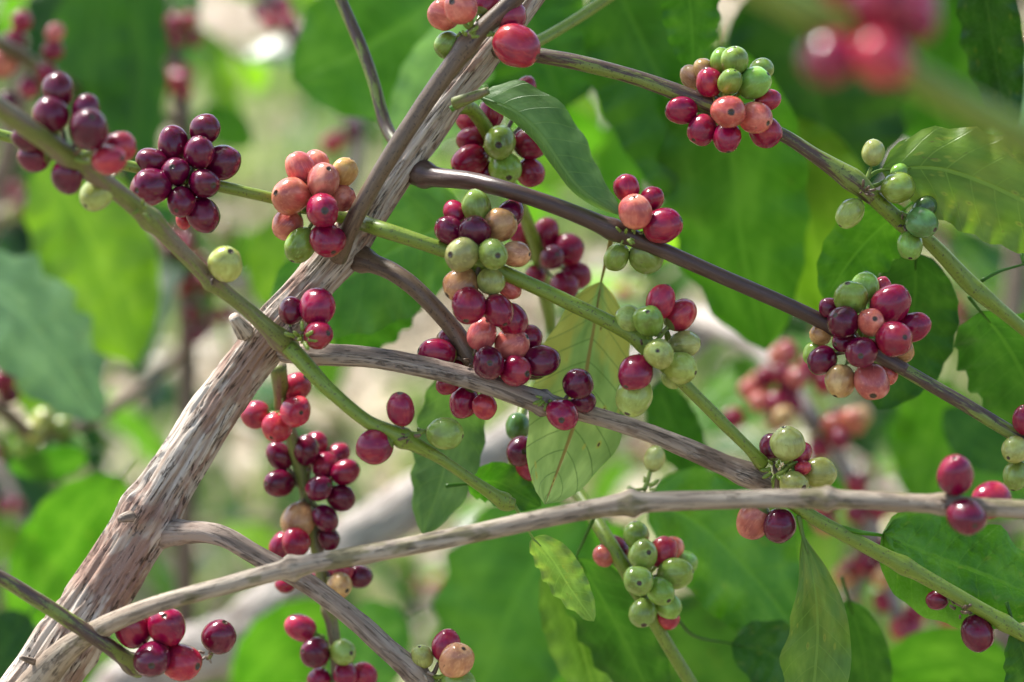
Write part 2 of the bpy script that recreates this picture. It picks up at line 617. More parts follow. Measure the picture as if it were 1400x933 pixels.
def stubs(parent, px, py, d, n, size=12, spread=14, mat='green'):
    if mat not in STUB:
        STUB[mat] = stub_mesh()
        STUB[mat].materials.append(M[mat])
    c = W(px, py, d)
    for _ in range(n):
        v = Vector((random.gauss(0, 1), random.gauss(0, 1) - 0.5, random.gauss(0, 1))).normalized()
        o = link('berry_stalk', STUB[mat], parent, c + v * (spread * 0.5 * K * d))
        o.rotation_mode = 'QUATERNION'
        o.rotation_quaternion = v.to_track_quat('Z', 'Y')
        s = size * K * d * random.uniform(0.6, 1.2)
        o.scale = (s, s, s)


# ------------------------------------------------------------------ leaves
def leaf_geo(C, side_ref, width, wl=1.0, wr=1.0, fold=(0.0, 0.0), wave=0.05, nwave=6, corr=0.012, nu=8, peak=0.45, seed=0, twist=0.0, petiole=None, prad=0.0009, step=26):
    """C: midrib control points (world); side_ref: direction the face looks at; fold: angle of each half away from the face"""
    P = catmull([tuple(p) for p in C], 1e9)
    Q = [np.array(p) for p in C]
    tt = np.linspace(0, 1, step + 1)
    # resample the spline evenly
    dense = catmull([tuple(p) for p in C], max(1e-4, sum(np.linalg.norm(Q[i + 1] - Q[i]) for i in range(len(Q) - 1)) / 120))
    s = np.concatenate([[0], np.cumsum(np.linalg.norm(np.diff(dense, axis=0), axis=1))])
    L = s[-1]
    mid = np.stack([np.interp(tt * L, s, dense[:, k]) for k in range(3)], 1)
    tan = np.gradient(mid, axis=0)
    tan /= np.linalg.norm(tan, axis=1)[:, None]
    a = peak / (1 - peak) * 0.8
    prof = tt ** a * (1 - tt) ** 0.8
    prof /= prof.max()
    prof = np.maximum(prof ** 0.86, 0.006)
    V, A = [], []
    nref = np.array(side_ref, dtype=float)
    for i, v in enumerate(tt):
        T = tan[i]
        n = nref - T * nref.dot(T)
        n /= np.linalg.norm(n)
        sd = np.cross(T, n)
        if twist:
            ang = twist * v
            n, sd = n * math.cos(ang) + sd * math.sin(ang), sd * math.cos(ang) - n * math.sin(ang)
        for k in range(-nu, nu + 1):
            u = k / nu
            au = abs(u)
            f = fold[0] if u < 0 else fold[1]
            ww = width * 0.5 * prof[i] * (wl if u < 0 else wr)
            ww *= 1 + 0.05 * au * math.sin(v * nwave * 6.283 + (0 if u < 0 else 1.9) + seed)
            fa = f * (0.35 + 0.65 * au)
            edge = wave * width * au ** 2 * (prof[i] ** 0.5) * (math.sin(v * nwave * 6.283 + (0.0 if u < 0 else 2.3) + seed) + 0.6 * nz3(v * 5 + seed, u * 2, 3.3))
            ph = (v - 0.16 * au ** 1.25) * 10.0
            cor = corr * width * (abs(math.sin(math.pi * (ph - 0.5)))) * (1 - au ** 3) * min(1, au * 4)
            p = mid[i] + sd * (u * ww * math.cos(fa)) - n * (au * ww * math.sin(fa)) + n * (edge + cor)
            V.append(p)
            A.append((u, v, 0))
    m = 2 * nu + 1
    F = []
    for i in range(step):
        for k in range(m - 1):
            b = i * m + k
            F.append([b, b + 1, b + m + 1, b + m])
    # raised midrib and stalk, part of the same leaf
    path = [np.array(p) for p in (petiole or [])]
    if not path:
        path = [mid[0] - tan[0] * 0.012]
    n0 = len(V)
    ctrl = [tuple(p) for p in path] + [tuple(mid[j]) for j in range(0, max(3, step // 6), 1)]
    pc = catmull(ctrl, 0.003)
    k = np.linspace(1, 0.3, len(pc))
    TV, TF, _ = tube_geo(pc, prad * k, 6)
    V = np.vstack([np.array(V), TV])
    A = np.vstack([np.array(A), np.tile([0.0, 0.3, 0.0], (len(TV), 1))])
    F += [[q + n0 for q in f] for f in TF]
    return V, F, A


LEAFCOL = {'dark': (0.014, 0.055, 0.006), 'mid': (0.030, 0.105, 0.008), 'bright': (0.062, 0.19, 0.010), 'lime': (0.15, 0.30, 0.012),
           'dull': (0.085, 0.165, 0.055), 'blue': (0.15, 0.27, 0.15), 'olive': (0.095, 0.18, 0.03), 'pale': (0.24, 0.36, 0.10)}


def leaf(parent, pts, w, colour='mid', roll=0.0, mat='leaf', label=None, pet=None, **kw):
    """pts: midrib (px, py, d); w: width in photo pixels; roll: turn of the face away from the camera position (deg)"""
    C = [W(*p) for p in pts]
    dm = pts[len(pts) // 2][2]
    T = (C[-1] - C[0]).normalized()
    face = (CAM - C[len(C) // 2]).normalized()
    face = (face - T * face.dot(T)).normalized()
    face = Quaternion(T, R(roll)) @ face
    sd = random.uniform(0, 6)
    V, F, A = leaf_geo(C, face, w * K * dm, seed=sd, petiole=[W(*p) for p in pet] if pet else None, **kw)
    o = mesh_obj('leaf', V, F, M[mat], parent, C[0], ('lf', A))
    c = LEAFCOL[colour] if isinstance(colour, str) else colour
    k = random.uniform(0.9, 1.1)
    o.color = (c[0] * k, c[1] * k, c[2] * k, 1)
    if label:
        o['label'] = label
    return o


#@@GROUND@@
# ------------------------------------------------------------------ ground
def ground_mat():
    g = G('leaf_strewn_soil')
    oc = g.n('ShaderNodeTexCoord').outputs['Object']
    a = g.noise(oc, 1.3, 4, 0.6)
    b = g.noise(oc, 9, 5, 0.65)
    f = g.noise(oc, 60, 4, 0.7)
    c = g.mix(g.step(b, 0.38, 0.62), (0.24, 0.18, 0.12), (0.46, 0.38, 0.27))
    c = g.mix(g.step(f, 0.5, 0.68), c, (0.62, 0.56, 0.44))
    c = g.mix(g.math('MULTIPLY', g.step(a, 0.47, 0.6), 0.75), c, (0.075, 0.13, 0.03))
    g.base(c, 0.9, g.bump(g.math('ADD', b, f), 0.03), 0.2)
    return g.m


def build_ground():
    n = 60
    xs = np.concatenate([np.linspace(-14, 14, n), [30, 80, 250, 700]])
    xs = np.concatenate([[-700, -250, -80, -30], xs])
    ys = np.concatenate([[-60, -20, -8], np.linspace(-3, 20, n), [30, 60, 150, 400, 900]])
    V, F = [], []
    for y in ys:
        for x in xs:
            near = abs(x) < 14 and -3 < y < 20
            V.append((x, y, 0.05 * nz3(x * 0.9, y * 0.9, 1) + 0.02 * nz3(x * 3, y * 3, 4) if near else 0.0))
    m = len(xs)
    for i in range(len(ys) - 1):
        for k in range(m - 1):
            b = i * m + k
            F.append([b, b + 1, b + m + 1, b + m])
    o = mesh_obj('ground', V, F, ground_mat(), kind='structure')
    o['label'] = 'leaf-strewn earth of the coffee plot'


def scatter(name, label, cat, n, mat, size, lift, xr, yr, upright, clump):
    V, F, A = [], [], []
    i = 0
    while i < n:
        x, y = random.uniform(*xr), random.uniform(*yr)
        if abs(x) > 0.9 + y * 0.33:
            continue
        q = nz3(x * 0.8 + clump, y * 0.8, clump)
        if q < random.uniform(-0.35, 0.3):
            continue
        i += 1
        z = 0.05 * nz3(x * 0.9, y * 0.9, 1) + 0.02 * nz3(x * 3, y * 3, 4)
        s = size * random.uniform(0.6, 1.4)
        az = random.uniform(0, 6.283)
        el = random.uniform(0.5, 1.4) if upright else random.uniform(-0.25, 0.35)
        d = Vector((math.cos(az) * math.cos(el), math.sin(az) * math.cos(el), math.sin(el)))
        sd = Vector((-math.sin(az), math.cos(az), random.uniform(-0.3, 0.3))) * s * (0.16 if upright else 0.28)
        p = Vector((x, y, z + lift * random.uniform(0.3, 1)))
        e = p + d * s
        e.z = max(e.z, z + 0.004)
        m = (p + e) / 2 + Vector((0, 0, s * 0.12))
        b = len(V)
        V += [tuple(p), tuple(m + sd), tuple(e), tuple(m - sd)]
        F += [[b, b + 1, b + 2], [b, b + 2, b + 3]]
        A += [(0, 0, random.random())] * 4
        A[-4:] = [(x, y, A[-1][2])] * 4
    o = mesh_obj(name, V, F, mat, attr=('tc', A), kind='stuff', smooth=False)
    tag(o, label, cat)
    return o


def litter_mat(name, stops, trans):
    g = G(name)
    s = g.sep(g.attr('tc').outputs['Vector'])
    ramp = g.n('ShaderNodeValToRGB')
    g.put(ramp.inputs[0], s[2])
    while len(ramp.color_ramp.elements) < len(stops):
        ramp.color_ramp.elements.new(0.5)
    for e, (p, c) in zip(ramp.color_ramp.elements, stops):
        e.position = p
        e.color = (*c, 1)
    g.base(ramp.outputs[0], 0.6)
    tr = g.n('ShaderNodeBsdfTranslucent')
    g.t.links.new(ramp.outputs[0], tr.inputs['Color'])
    ms = g.n('ShaderNodeMixShader')
    ms.inputs[0].default_value = trans
    g.t.links.new(g.p.outputs[0], ms.inputs[1])
    g.t.links.new(tr.outputs[0], ms.inputs[2])
    g.t.links.new(ms.outputs[0], g.out.inputs['Surface'])
    return g.m


build_ground()
scatter('leaf_litter', 'dry tan leaves scattered over the ground', 'leaf litter', 16000,
        litter_mat('dry_leaf', [(0, (0.24, 0.15, 0.09)), (0.35, (0.50, 0.39, 0.26)), (0.7, (0.66, 0.58, 0.44)), (1, (0.74, 0.70, 0.62))], 0.2),
        0.13, 0.03, (-7, 7), (1.6, 19), False, 3.1)
scatter('weeds', 'low green weeds growing through the leaf litter', 'weeds', 8000,
        litter_mat('weed_leaf', [(0, (0.07, 0.15, 0.02)), (0.5, (0.20, 0.30, 0.06)), (1, (0.42, 0.46, 0.20))], 0.4),
        0.17, 0.05, (-5, 5), (1.8, 15), True, 8.7)

# ------------------------------------------------------------------ the coffee shrub in focus
base_pt = W(-40, 1180, 1.0)
root = Vector((base_pt.x - 0.02, base_pt.y + 0.03, 0.0))
shrub = thing('coffee_shrub', 'coffee shrub with leaning fissured trunk and berry clusters in every stage of ripeness', 'coffee shrub', root)

tail = [(root + Vector((0, 0, -0.04)), 0.021), (root + Vector((-0.004, 0, 0.25)), 0.018), (W(-50, 1900, 1.0), 0.0165), (W(-45, 1300, 1.0), 0.0155)]
trunk_pts = [(-10, 1040, 1.0, 48), (62, 925, 1.0, 44), (130, 822, 1.0, 40), (212, 692, 1.0, 36), (296, 556, 1.0, 31.5), (378, 446, 1.0, 29),
             (470, 338, 1.0, 26), (543, 232, 1.0, 24), (603, 150, 1.0, 22.5), (662, 78, 1.0, 20), (716, 12, 1.0, 18), (800, -100, 1.0, 16), (900, -260, 1.0, 14), (985, -500, 1.0, 13), (1030, -900, 1.0, 11), (1040, -1500, 1.0, 8)]


def build_trunk():
    P = [(*p, r) for p, r in tail] + [(*W(x, y, d), r * K * d) for x, y, d, r in trunk_pts]
    lo = catmull(P[:6], 0.01)
    hi = catmull(P[5:-4], 0.00055)
    up = catmull(P[-5:], 0.006)
    C = np.vstack([lo[:-1], hi[:-1], up])
    path, rad = C[:, :3], C[:, 3]
    for px, py, a, w in ((205, 700, .13, .008), (383, 452, .14, .010), (385, 484, .10, .008), (474, 346, .16, .009), (580, 192, .10, .007), (596, 160, .07, .006), (655, 88, .1, .007), (95, 880, .06, .01)):
        dd = np.linalg.norm(path - np.array(W(px, py, 1.0)), axis=1)
        rad = rad * (1 + a * np.exp(-(dd / w) ** 2))
    V, F, A = tube_geo(path, rad, 132, fissure_disp(4.2))
    mesh_obj('trunk', V, F, M['trunk'], shrub, path[0], ('tc', A))


build_trunk()
B = {}


def br(key, *a, **k):
    B[key] = branch(shrub, 'branch', *a, **k)


# the long grey branch that leaves the trunk low down and runs towards the right
br('front', [(-5, 1020, 0.99, 30), (50, 935, 0.982, 24), (108, 876, 0.962, 16), (200, 832, 0.94, 12.5), (300, 803, 0.935, 12), (398, 777, 0.932, 13), (500, 758, 0.93, 13), (620, 735, 0.93, 13),
             (760, 706, 0.925, 13), (862, 689, 0.92, 14), (980, 684, 0.915, 13), (1120, 682, 0.91, 13), (1270, 689, 0.905, 12.5), (1400, 697, 0.90, 13), (1520, 705, 0.895, 11), (1640, 718, 0.89, 8)],
   M['greygreen'], 36, 0.0012, 0.06, [(398, 777, .932, .32, .0022), (406, 774, .932, .18, .004), (866, 688, .92, .28, .0022), (858, 689, .92, .16, .005), (1132, 682, .91, .3, .002), (1122, 682, .91, .14, .005), (1290, 690, .905, .3, .004)],
   label='long weathered grey branch crossing in front')
br('mid', [(392, 480, 0.995, 17), (430, 484, 0.98, 15.5), (500, 488, 0.975, 14.5), (580, 502, 0.975, 14.5), (660, 523, 0.975, 14.5), (738, 550, 0.98, 15), (800, 565, 0.985, 12.5), (900, 597, 0.99, 13), (1000, 640, 0.99, 15), (1035, 655, 0.99, 15), (1060, 668, 0.99, 12)],
   M['grey'], 30, 0.0012, 0.08, [(742, 552, .98, .25, .002), (735, 549, .98, .1, .005), (425, 484, .98, .18, .003), (1020, 650, .99, .18, .006)])
br('midend', [(1050, 662, 0.99, 11), (1110, 706, 0.985, 9.5), (1180, 745, 0.985, 10), (1235, 773, 0.985, 11), (1310, 815, 0.985, 10), (1400, 868, 0.985, 10), (1500, 930, 0.99, 8)],
   M['green'], 20, 0.0015, 0.06, [(1235, 773, .985, .25, .004), (1372, 852, .985, .25, .004)])
br('brown', [(540, 226, 1.002, 15), (570, 236, 1.0, 18), (600, 243, 0.991, 13.5), (645, 248, 0.98, 12.5), (700, 262, 0.97, 11.5), (770, 286, 0.97, 11.5), (838, 314, 0.97, 13), (900, 340, 0.972, 11), (1000, 384, 0.975, 10.5), (1100, 428, 0.98, 10.5), (1150, 455, 0.98, 11), (1205, 488, 0.98, 10), (1238, 506, .98, 9.5)],
   M['brown'], 24, 0.0014, 0.04, [(838, 315, .97, .22, .004), (582, 239, .997, .18, .003)])
br('brownend', [(1200, 485, 0.98, 9), (1240, 508, 0.98, 9.3), (1310, 548, 0.98, 9.5), (1400, 602, 0.975, 10), (1500, 660, 0.97, 9)],
   M['mixed'], 20, 0.0015, 0.04)
br('arch', [(458, 345, 1.002, 15), (488, 353, 1.0, 18), (512, 361, 0.993, 13.5), (545, 377, 0.987, 12.5), (580, 406, 0.985, 12), (618, 448, 0.985, 12.5), (642, 486, 0.985, 14), (655, 505, 0.985, 9)],
   M['stembrown'], 24, 0.0012, 0.06, [(497, 356, .997, .15, .003)])
br('steep', [(462, 352, 0.985, 13), (482, 305, 0.97, 12), (520, 236, 0.965, 12), (575, 150, 0.965, 12.5), (625, 80, 0.965, 13.5), (655, 45, 0.965, 12.5), (706, -4, 0.965, 12), (790, -90, 0.96, 10)],
   M['stembrown'], 26, 0.0012, 0.05, [(640, 64, .965, .25, .004)])
br('topright', [(672, 66, 1.0, 14), (720, 73, 0.985, 11), (800, 88, 0.98, 10.5), (880, 110, 0.98, 10.5), (960, 140, 0.98, 12), (1060, 180, 0.985, 9.5), (1110, 210, 0.985, 10), (1165, 246, 0.985, 14.5), (1195, 272, 0.985, 11)],
   M['mixed'], 24, 0.0014, 0.05, [(1165, 246, .985, .12, .004), (970, 142, .98, .2, .006)])
br('toprightend', [(1180, 258, 0.985, 11), (1225, 298, 0.99, 11), (1270, 330, 0.995, 10), (1320, 382, 1.0, 12), (1345, 405, 1.0, 11.5), (1380, 434, 1.005, 9), (1460, 500, 1.01, 8)],
   M['green'], 20, 0.0016, 0.05, [(1240, 308, .99, .25, .004)])
br('leftgreen', [(480, 302, 1.0, 9), (440, 288, 0.985, 9), (380, 273, 0.98, 8), (310, 257, 0.975, 8), (180, 228, 0.965, 8), (60, 200, 0.96, 8), (-60, 168, 0.955, 7.5), (-200, 130, .95, 6)],
   M['green'], 18, 0.0016, 0.04)
br('rightgreen', [(485, 300, 1.0, 11), (510, 310, 0.975, 11), (560, 326, 0.97, 10.5), (650, 358, 0.97, 10.5), (740, 396, 0.97, 10.5), (860, 455, 0.97, 10.5), (890, 480, 0.97, 12), (930, 520, 0.97, 9), (985, 575, 0.975, 8.5), (1025, 615, 0.98, 8), (1042, 634, 0.985, 11)],
   M['green'], 20, 0.0014, 0.05, [(875, 468, .97, .25, .004), (655, 360, .97, .2, .005)])
br('nodeleft', [(398, 478, 0.985, 15), (380, 462, 0.965, 13.5), (340, 425, 0.955, 10.5), (292, 386, 0.945, 11), (245, 340, 0.935, 11), (205, 300, 0.925, 13), (160, 262, 0.91, 13), (90, 212, 0.885, 13.5), (0, 148, 0.855, 14), (-110, 70, 0.82, 14), (-260, -40, 0.77, 12)],
   M['olive'], 24, 0.0013, 0.07, [(290, 384, .945, .35, .003), (207, 302, .925, .3, .004), (385, 467, .965, .25, .004), (95, 215, .885, .2, .005)])
br('noderight', [(385, 465, 0.97, 12), (410, 490, 0.965, 11.5), (450, 533, 0.96, 10), (500, 575, 0.96, 9.5), (548, 598, 0.96, 11.5), (600, 626, 0.965, 8), (650, 660, 0.97, 8), (690, 686, 0.975, 10), (704, 690, .975, 7)],
   M['green'], 20, 0.0013, 0.06, [(552, 598, .96, .35, .003), (690, 686, .975, .3, .003)])
br('low', [(215, 735, 1.0, 18), (250, 728, 0.99, 15), (300, 732, 0.98, 14.5), (355, 762, 0.98, 14), (420, 798, 0.98, 14), (480, 843, 0.98, 14), (530, 888, 0.98, 15), (568, 920, 0.98, 15.5), (610, 962, .98, 10), (690, 1040, .98, 8)],
   M['grey'], 30, 0.0012, 0.09, [(566, 918, .98, .2, .003), (240, 730, .99, .2, .004)])
br('lowleft', [(190, 915, 0.975, 13), (150, 885, 0.955, 11), (100, 852, 0.95, 10.5), (50, 820, 0.945, 10.5), (0, 790, 0.94, 10), (-110, 735, 0.93, 9), (-250, 680, .92, 7)],
   M['mixed'], 22, 0.0014, 0.06, [(180, 902, .97, .3, .004)])
br('hang', [(380, 500, 1.03, 12), (388, 560, 1.05, 10), (405, 620, 1.06, 9), (422, 690, 1.065, 9), (432, 745, 1.065, 9), (446, 815, 1.065, 9), (458, 880, 1.065, 8.5), (462, 960, 1.065, 8), (466, 1080, 1.07, 6)],
   M['olive'], 18, 0.002, 0.06, [(386, 560, 1.05, .3, .004), (425, 700, 1.065, .3, .004), (448, 835, 1.065, .4, .003)])
br('thin', [(572, 232, 1.015, 9), (545, 200, 1.03, 9), (527, 170, 1.04, 9), (510, 110, 1.045, 8.5), (492, 60, 1.05, 8.5), (466, 0, 1.055, 8), (420, -110, 1.06, 6)],
   M['mixed'], 18, 0.0018, 0.04)
br('topstem', [(690, 75, 1.02, 10), (735, 57, 1.035, 8), (790, 25, 1.05, 7.5), (845, -12, 1.06, 7.5), (960, -90, 1.08, 6)],
   M['green'], 16, 0.002, 0.04)
br('shade', [(618, 145, 1.01, 12), (645, 150, 1.02, 10), (672, 190, 1.035, 10), (690, 235, 1.05, 9), (715, 290, 1.075, 9), (735, 345, 1.10, 9), (745, 400, 1.12, 9), (752, 470, 1.13, 8), (715, 560, 1.06, 7), (700, 640, 1.05, 6)],
   M['green'], 18, 0.002, 0.05, [(680, 205, 1.04, .25, .004), (738, 360, 1.1, .25, .004)])
br('down', [(735, 470, 1.10, 8), (745, 560, 1.09, 9), (770, 640, 1.075, 9), (805, 697, 1.055, 9.5), (835, 745, 1.04, 10), (865, 795, 1.04, 10), (900, 860, 1.045, 9), (945, 935, 1.05, 9), (1010, 1040, 1.05, 7)],
   M['green'], 18, 0.0018, 0.05, [(868, 800, 1.04, .25, .005)])

# stubs of broken twigs and leaf scars along the trunk
for px, py, d, dx, dy, r, m in ((335, 455, 0.99, -16, -22, 11, 'trunk'), (178, 706, 0.985, -14, 4, 7, 'grey'), (622, 142, 0.975, 45, -18, 8, 'olive'),
                                (46, 905, .975, -18, -6, 4, 'grey')):
    branch(shrub, 'twig_stub', [(px, py, d, r * 1.2), (px + dx * .5, py + dy * .5, d - 0.004, r), (px + dx, py + dy, d - 0.007, r * .7)], M[m], 14, 0.0012, 0.15)

# ------------------------------------------------------------------ berry clusters on that shrub
cluster(B['nodeleft'], (95, 212, 0.885), '-37,190,19m -47,215,20m -92,242,21m 79,125,21m 164,201,20r 69,158,22m 117,151,19m 149,219,21r 122,177,26m')
cluster(B['nodeleft'], (165, 262, 0.915), '134,264,23y')
cluster(B['nodeleft'], (290, 380, 0.945), '308,361,22y')
cluster(B['nodeleft'], (400, 462, 0.965), '398,425,18m 435,458,19c 434,420,24c')
cluster(B['leftgreen'], (255, 246, 0.972), '-252,300,12r 280,177,20m 237,198,22m 304,222,22m 209,223,20m 272,209,20m 279,251,20m 240,236,19m 278,294,22m 248,276,20m 206,256,25m')
cluster(B['leftgreen'], (435, 285, 0.98), '-432,225,18o 411,231,20o 470,236,18t 468,271,17o 398,268,24o 442,248,22o 393,307,20o 441,288,23c 411,335,21g 448,328,23c')
cluster(B['hang'], (388, 562, 1.05), '350,567,18r 405,529,20r 379,584,20r 404,563,21r')
cluster(B['hang'], (418, 665, 1.065), '-462,622,15c -432,607,16c 382,624,18m 419,616,19m 382,661,19m 445,637,18c 472,646,17c 436,668,17m 466,681,18m 445,709,17m 449,736,15m 384,746,16c 405,742,18c 408,711,22t')
cluster(B['hang'], (450, 790, 1.065), '-390,799,12c -440,788,15c 468,780,15c 491,788,16m 464,801,17t')
cluster(B['hang'], (450, 880, 1.065), '411,859,19r 469,892,17g 436,929,15c 431,893,19m 497,924,17c 472,923,17c')
cluster(B['lowleft'], (205, 885, 0.965), '181,859,24c 228,857,25c 208,902,25m 248,906,26r')
cluster(B['lowleft'], (284, 900, 0.975), '299,871,21m')
cluster(B['steep'], (645, 40, 0.965), '-612,62,18g 607,20,20o -665,3,20c -697,22,20c 630,10,22o 706,63,28r')
cluster(B['shade'], (680, 195, 1.04), '-719,121,14c -731,155,16c -641,165,16r 672,155,18c 645,190,17c 667,236,14c 725,236,19c 642,221,22c 725,196,22c 691,230,21g 683,195,22g')
cluster(B['rightgreen'], (658, 350, 0.97), '-697,293,18m -622,292,16c -700,437,20c 651,283,20g 684,308,22t 615,316,19m 705,348,18t -697,394,15o 649,317,20m 671,385,18y 630,389,22t 632,348,22y 674,348,21g 641,418,23c 681,425,21c')
cluster(B['arch'], (655, 492, 0.985), '-616,468,17c -622,499,15c -613,524,15c -635,550,21c -662,556,17r 598,484,21c 723,463,17c 659,458,20o 728,503,18m 700,472,21o 705,507,20c 668,497,22m 740,494,22m')
cluster(B['noderight'], (556, 592, 0.96), '548,560,20c 512,612,22c 608,593,21g')
cluster(B['mid'], (765, 552, 0.98), '798,549,16m 790,525,20m 769,567,21c')
cluster(B['shade'], (705, 610, 1.04), '-708,584,17d 712,617,20m 725,636,19c')
cluster(B['brown'], (860, 318, 0.972), '-843,352,16g -883,352,21g 856,257,17c 891,272,16c 868,290,22o 906,309,23c')
cluster(B['rightgreen'], (885, 474, 0.97), '-918,518,12y 861,436,17y 930,431,20r 903,413,21r 936,471,18y 930,503,20y 867,542,25y 886,439,20g 869,510,22c 901,484,21y')
cluster(B['topright'], (990, 142, 0.98), '-962,95,14t -946,105,15t -1041,96,16g 932,151,19c 986,84,16g 1049,137,15r 970,113,19c 1004,84,18g 960,178,20c 1046,180,20c 994,188,19c 1031,114,20g 998,112,16g 1033,161,21o 996,153,22o')
cluster(B['topright'], (1178, 255, 0.985), '1194,209,16y -1230,236,12g 1162,292,18y 1228,257,21g')
cluster(B['toprightend'], (1245, 308, 0.99), '1264,286,16d 1244,336,18g 1260,305,20d')
cluster(B['brown'], (1180, 465, 0.98), '-1206,392,12r -1122,458,14t -1115,485,16g -1232,480,16t -1213,512,14o 1133,421,13m 1183,394,19g 1164,407,21g 1155,467,15m 1124,493,19m 1149,521,21t 1249,447,20c 1217,417,24c 1153,441,21m 1192,522,24o 1178,482,21m 1191,441,19o 1222,464,24c')
cluster(B['mid'], (1062, 650, 0.985), '-1055,612,16m 1090,622,18r 1098,640,10r 1077,607,22y 1120,647,20y 1086,662,18y -1031,712,22o -1066,719,22m')
cluster(B['front'], (1310, 690, 0.905), '-1355,684,24c 1306,650,24c 1322,707,25m')
cluster(B['front'], (880, 672, 0.925), '895,627,14y')
cluster(B['down'], (872, 790, 1.04), '-826,760,14o -840,752,18m -934,771,17g -919,749,15o -913,845,15r 870,732,17g 906,755,18r 879,759,20g 923,784,20g 913,828,16g 903,809,19g 873,794,20g 879,838,19g')
cluster(B['midend'], (1320, 828, 0.99), '-1282,820,13m 1336,866,21m')
cluster(B['brownend'], (1400, 602, 0.975), '1402,575,18c 1388,615,17y 1389,650,18g')
cluster(B['low'], (590, 925, 0.98), '577,898,15y 626,934,20g 610,883,20c 624,903,23t')
cluster(B['shade'], (742, 360, 1.10), '-711,319,15c -732,377,14c 747,319,18c 777,342,20c 788,376,18c 772,391,19c -718,340,16c 755,352,17m')

stubs(B['nodeleft'], 414, 462, 0.955, 12, 13, 22)
stubs(B['noderight'], 560, 596, 0.955, 6, 9, 14, 'stembrown')
stubs(B['mid'], 748, 545, 0.97, 7, 12, 14)
stubs(B['mid'], 1065, 640, 0.98, 14, 13, 26)
stubs(B['rightgreen'], 880, 478, 0.965, 8, 10, 16, 'stembrown')
stubs(B['rightgreen'], 910, 450, 0.975, 4, 14, 8)
stubs(B['brown'], 855, 322, 0.965, 7, 10, 16)
stubs(B['front'], 880, 668, 0.92, 6, 14, 18)
stubs(B['front'], 1300, 688, 0.9, 6, 9, 16, 'stembrown')
stubs(B['topright'], 1180, 262, 0.98, 7, 10, 16, 'stembrown')
stubs(B['toprightend'], 1235, 305, 0.985, 6, 9, 14, 'stembrown')
stubs(B['nodeleft'], 290, 376, 0.94, 7, 9, 14, 'stembrown')
stubs(B['nodeleft'], 195, 285, 0.915, 7, 10, 16)
stubs(B['midend'], 1312, 835, 0.985, 10, 10, 22, 'stembrown')
stubs(B['low'], 578, 915, 0.975, 7, 10, 16, 'greygreen')
stubs(B['arch'], 648, 492, 0.975, 6, 10, 16, 'stembrown')
stubs(B['lowleft'], 285, 895, 0.97, 6, 9, 14, 'grey')
stubs(B['steep'], 638, 50, 0.955, 6, 11, 18)
stubs(B['hang'], 388, 560, 1.04, 6, 10, 14)

# ------------------------------------------------------------------ its leaves
leaf(B['brown'], [(822, 385, 1.045), (808, 470, 1.035), (788, 570, 1.02), (745, 690, 1.0)], 138, 'pale', -8, 'leaf_spot', 'yellowing leaf with rust-brown spots',
     pet=[(837, 322, 0.985), (830, 350, 1.015)], peak=0.5, wave=0.02, nwave=4, prad=0.0011)
leaf(B['shade'], [(655, 133, 0.985), (700, 150, 0.975), (738, 183, 0.97), (790, 255, 0.965), (848, 294, 0.96)], 98, 'dull', 0, 'leaf', 'dull green leaf folded along its midrib',
     pet=[(616, 150, 0.985), (635, 138, .985)], wl=1.0, wr=0.9, fold=(0.15, 1.35), wave=0.035, nwave=5, prad=0.0014, peak=0.42)
leaf(B['topright'], [(1205, 233, 0.99), (1290, 232, 0.985), (1400, 275, 0.98), (1530, 350, 0.98)], 145, (0.105, 0.185, 0.02), -4, 'leaf_worn', 'olive leaf with wavy margin',
     pet=[(1178, 256, 0.985), (1190, 240, .988)], wave=0.075, nwave=8, prad=0.0011, fold=(0.25, 0.1))
leaf(B['topright'], [(1335, -80, 1.08), (1352, 20, 1.09), (1366, 110, 1.1), (1383, 185, 1.1)], 85, 'dark', 14, 'leaf_glossy', wave=0.07, nwave=6)
leaf(B['toprightend'], [(1432, 20, 1.12), (1415, 110, 1.12), (1402, 190, 1.12)], 70, 'blue', 40, 'leaf_glossy', wave=0.05)
leaf(B['toprightend'], [(1238, 285, 1.04), (1195, 320, 1.05), (1160, 360, 1.055), (1128, 412, 1.06)], 95, 'bright', -10, 'leaf', wave=0.07, nwave=6)
leaf(B['toprightend'], [(1252, 345, 1.05), (1250, 410, 1.06), (1235, 480, 1.065), (1200, 560, 1.07)], 128, 'mid', 8, 'leaf', wave=0.06, nwave=7)
leaf(B['toprightend'], [(1340, 425, 1.03), (1375, 470, 1.05), (1410, 540, 1.07), (1430, 640, 1.08)], 150, 'mid', 15, 'leaf', wave=0.05, nwave=6)
leaf(B['toprightend'], [(1398, 362, 1.02), (1440, 340, 1.02), (1520, 310, 1.02)], 90, 'mid', -30, 'leaf', pet=[(1342, 384, 1.005), (1365, 372, 1.01)])
leaf(B['midend'], [(1205, 732, 1.0), (1280, 762, 1.005), (1355, 790, 1.005), (1440, 828, 1.005)], 165, 'bright', -42, 'leaf_glossy', 'glossy corrugated leaf',
     pet=[(1150, 722, .985), (1175, 728, .985)], wave=0.022, nwave=5, corr=0.085, fold=(-0.2, 0.8), prad=0.0013)
leaf(B['midend'], [(1096, 726, 0.985), (1112, 790, 0.98), (1118, 870, 0.985), (1105, 1010, 0.99)], 96, 'olive', -6, 'leaf_worn', 'drooping leaf with a dry brown edge',
     pet=[(1092, 705, 0.985), (1094, 716, .985)], wave=0.08, nwave=4, fold=(0.5, -0.6), peak=0.62, twist=0.7, prad=0.0013)
leaf(B['midend'], [(1388, 862, 0.985), (1402, 910, 0.985), (1410, 1000, 0.99)], 60, 'mid', 10, 'leaf')
leaf(B['mid'], [(1160, 820, 1.1), (1180, 890, 1.11), (1195, 1010, 1.12)], 75, 'mid', 20, 'leaf')
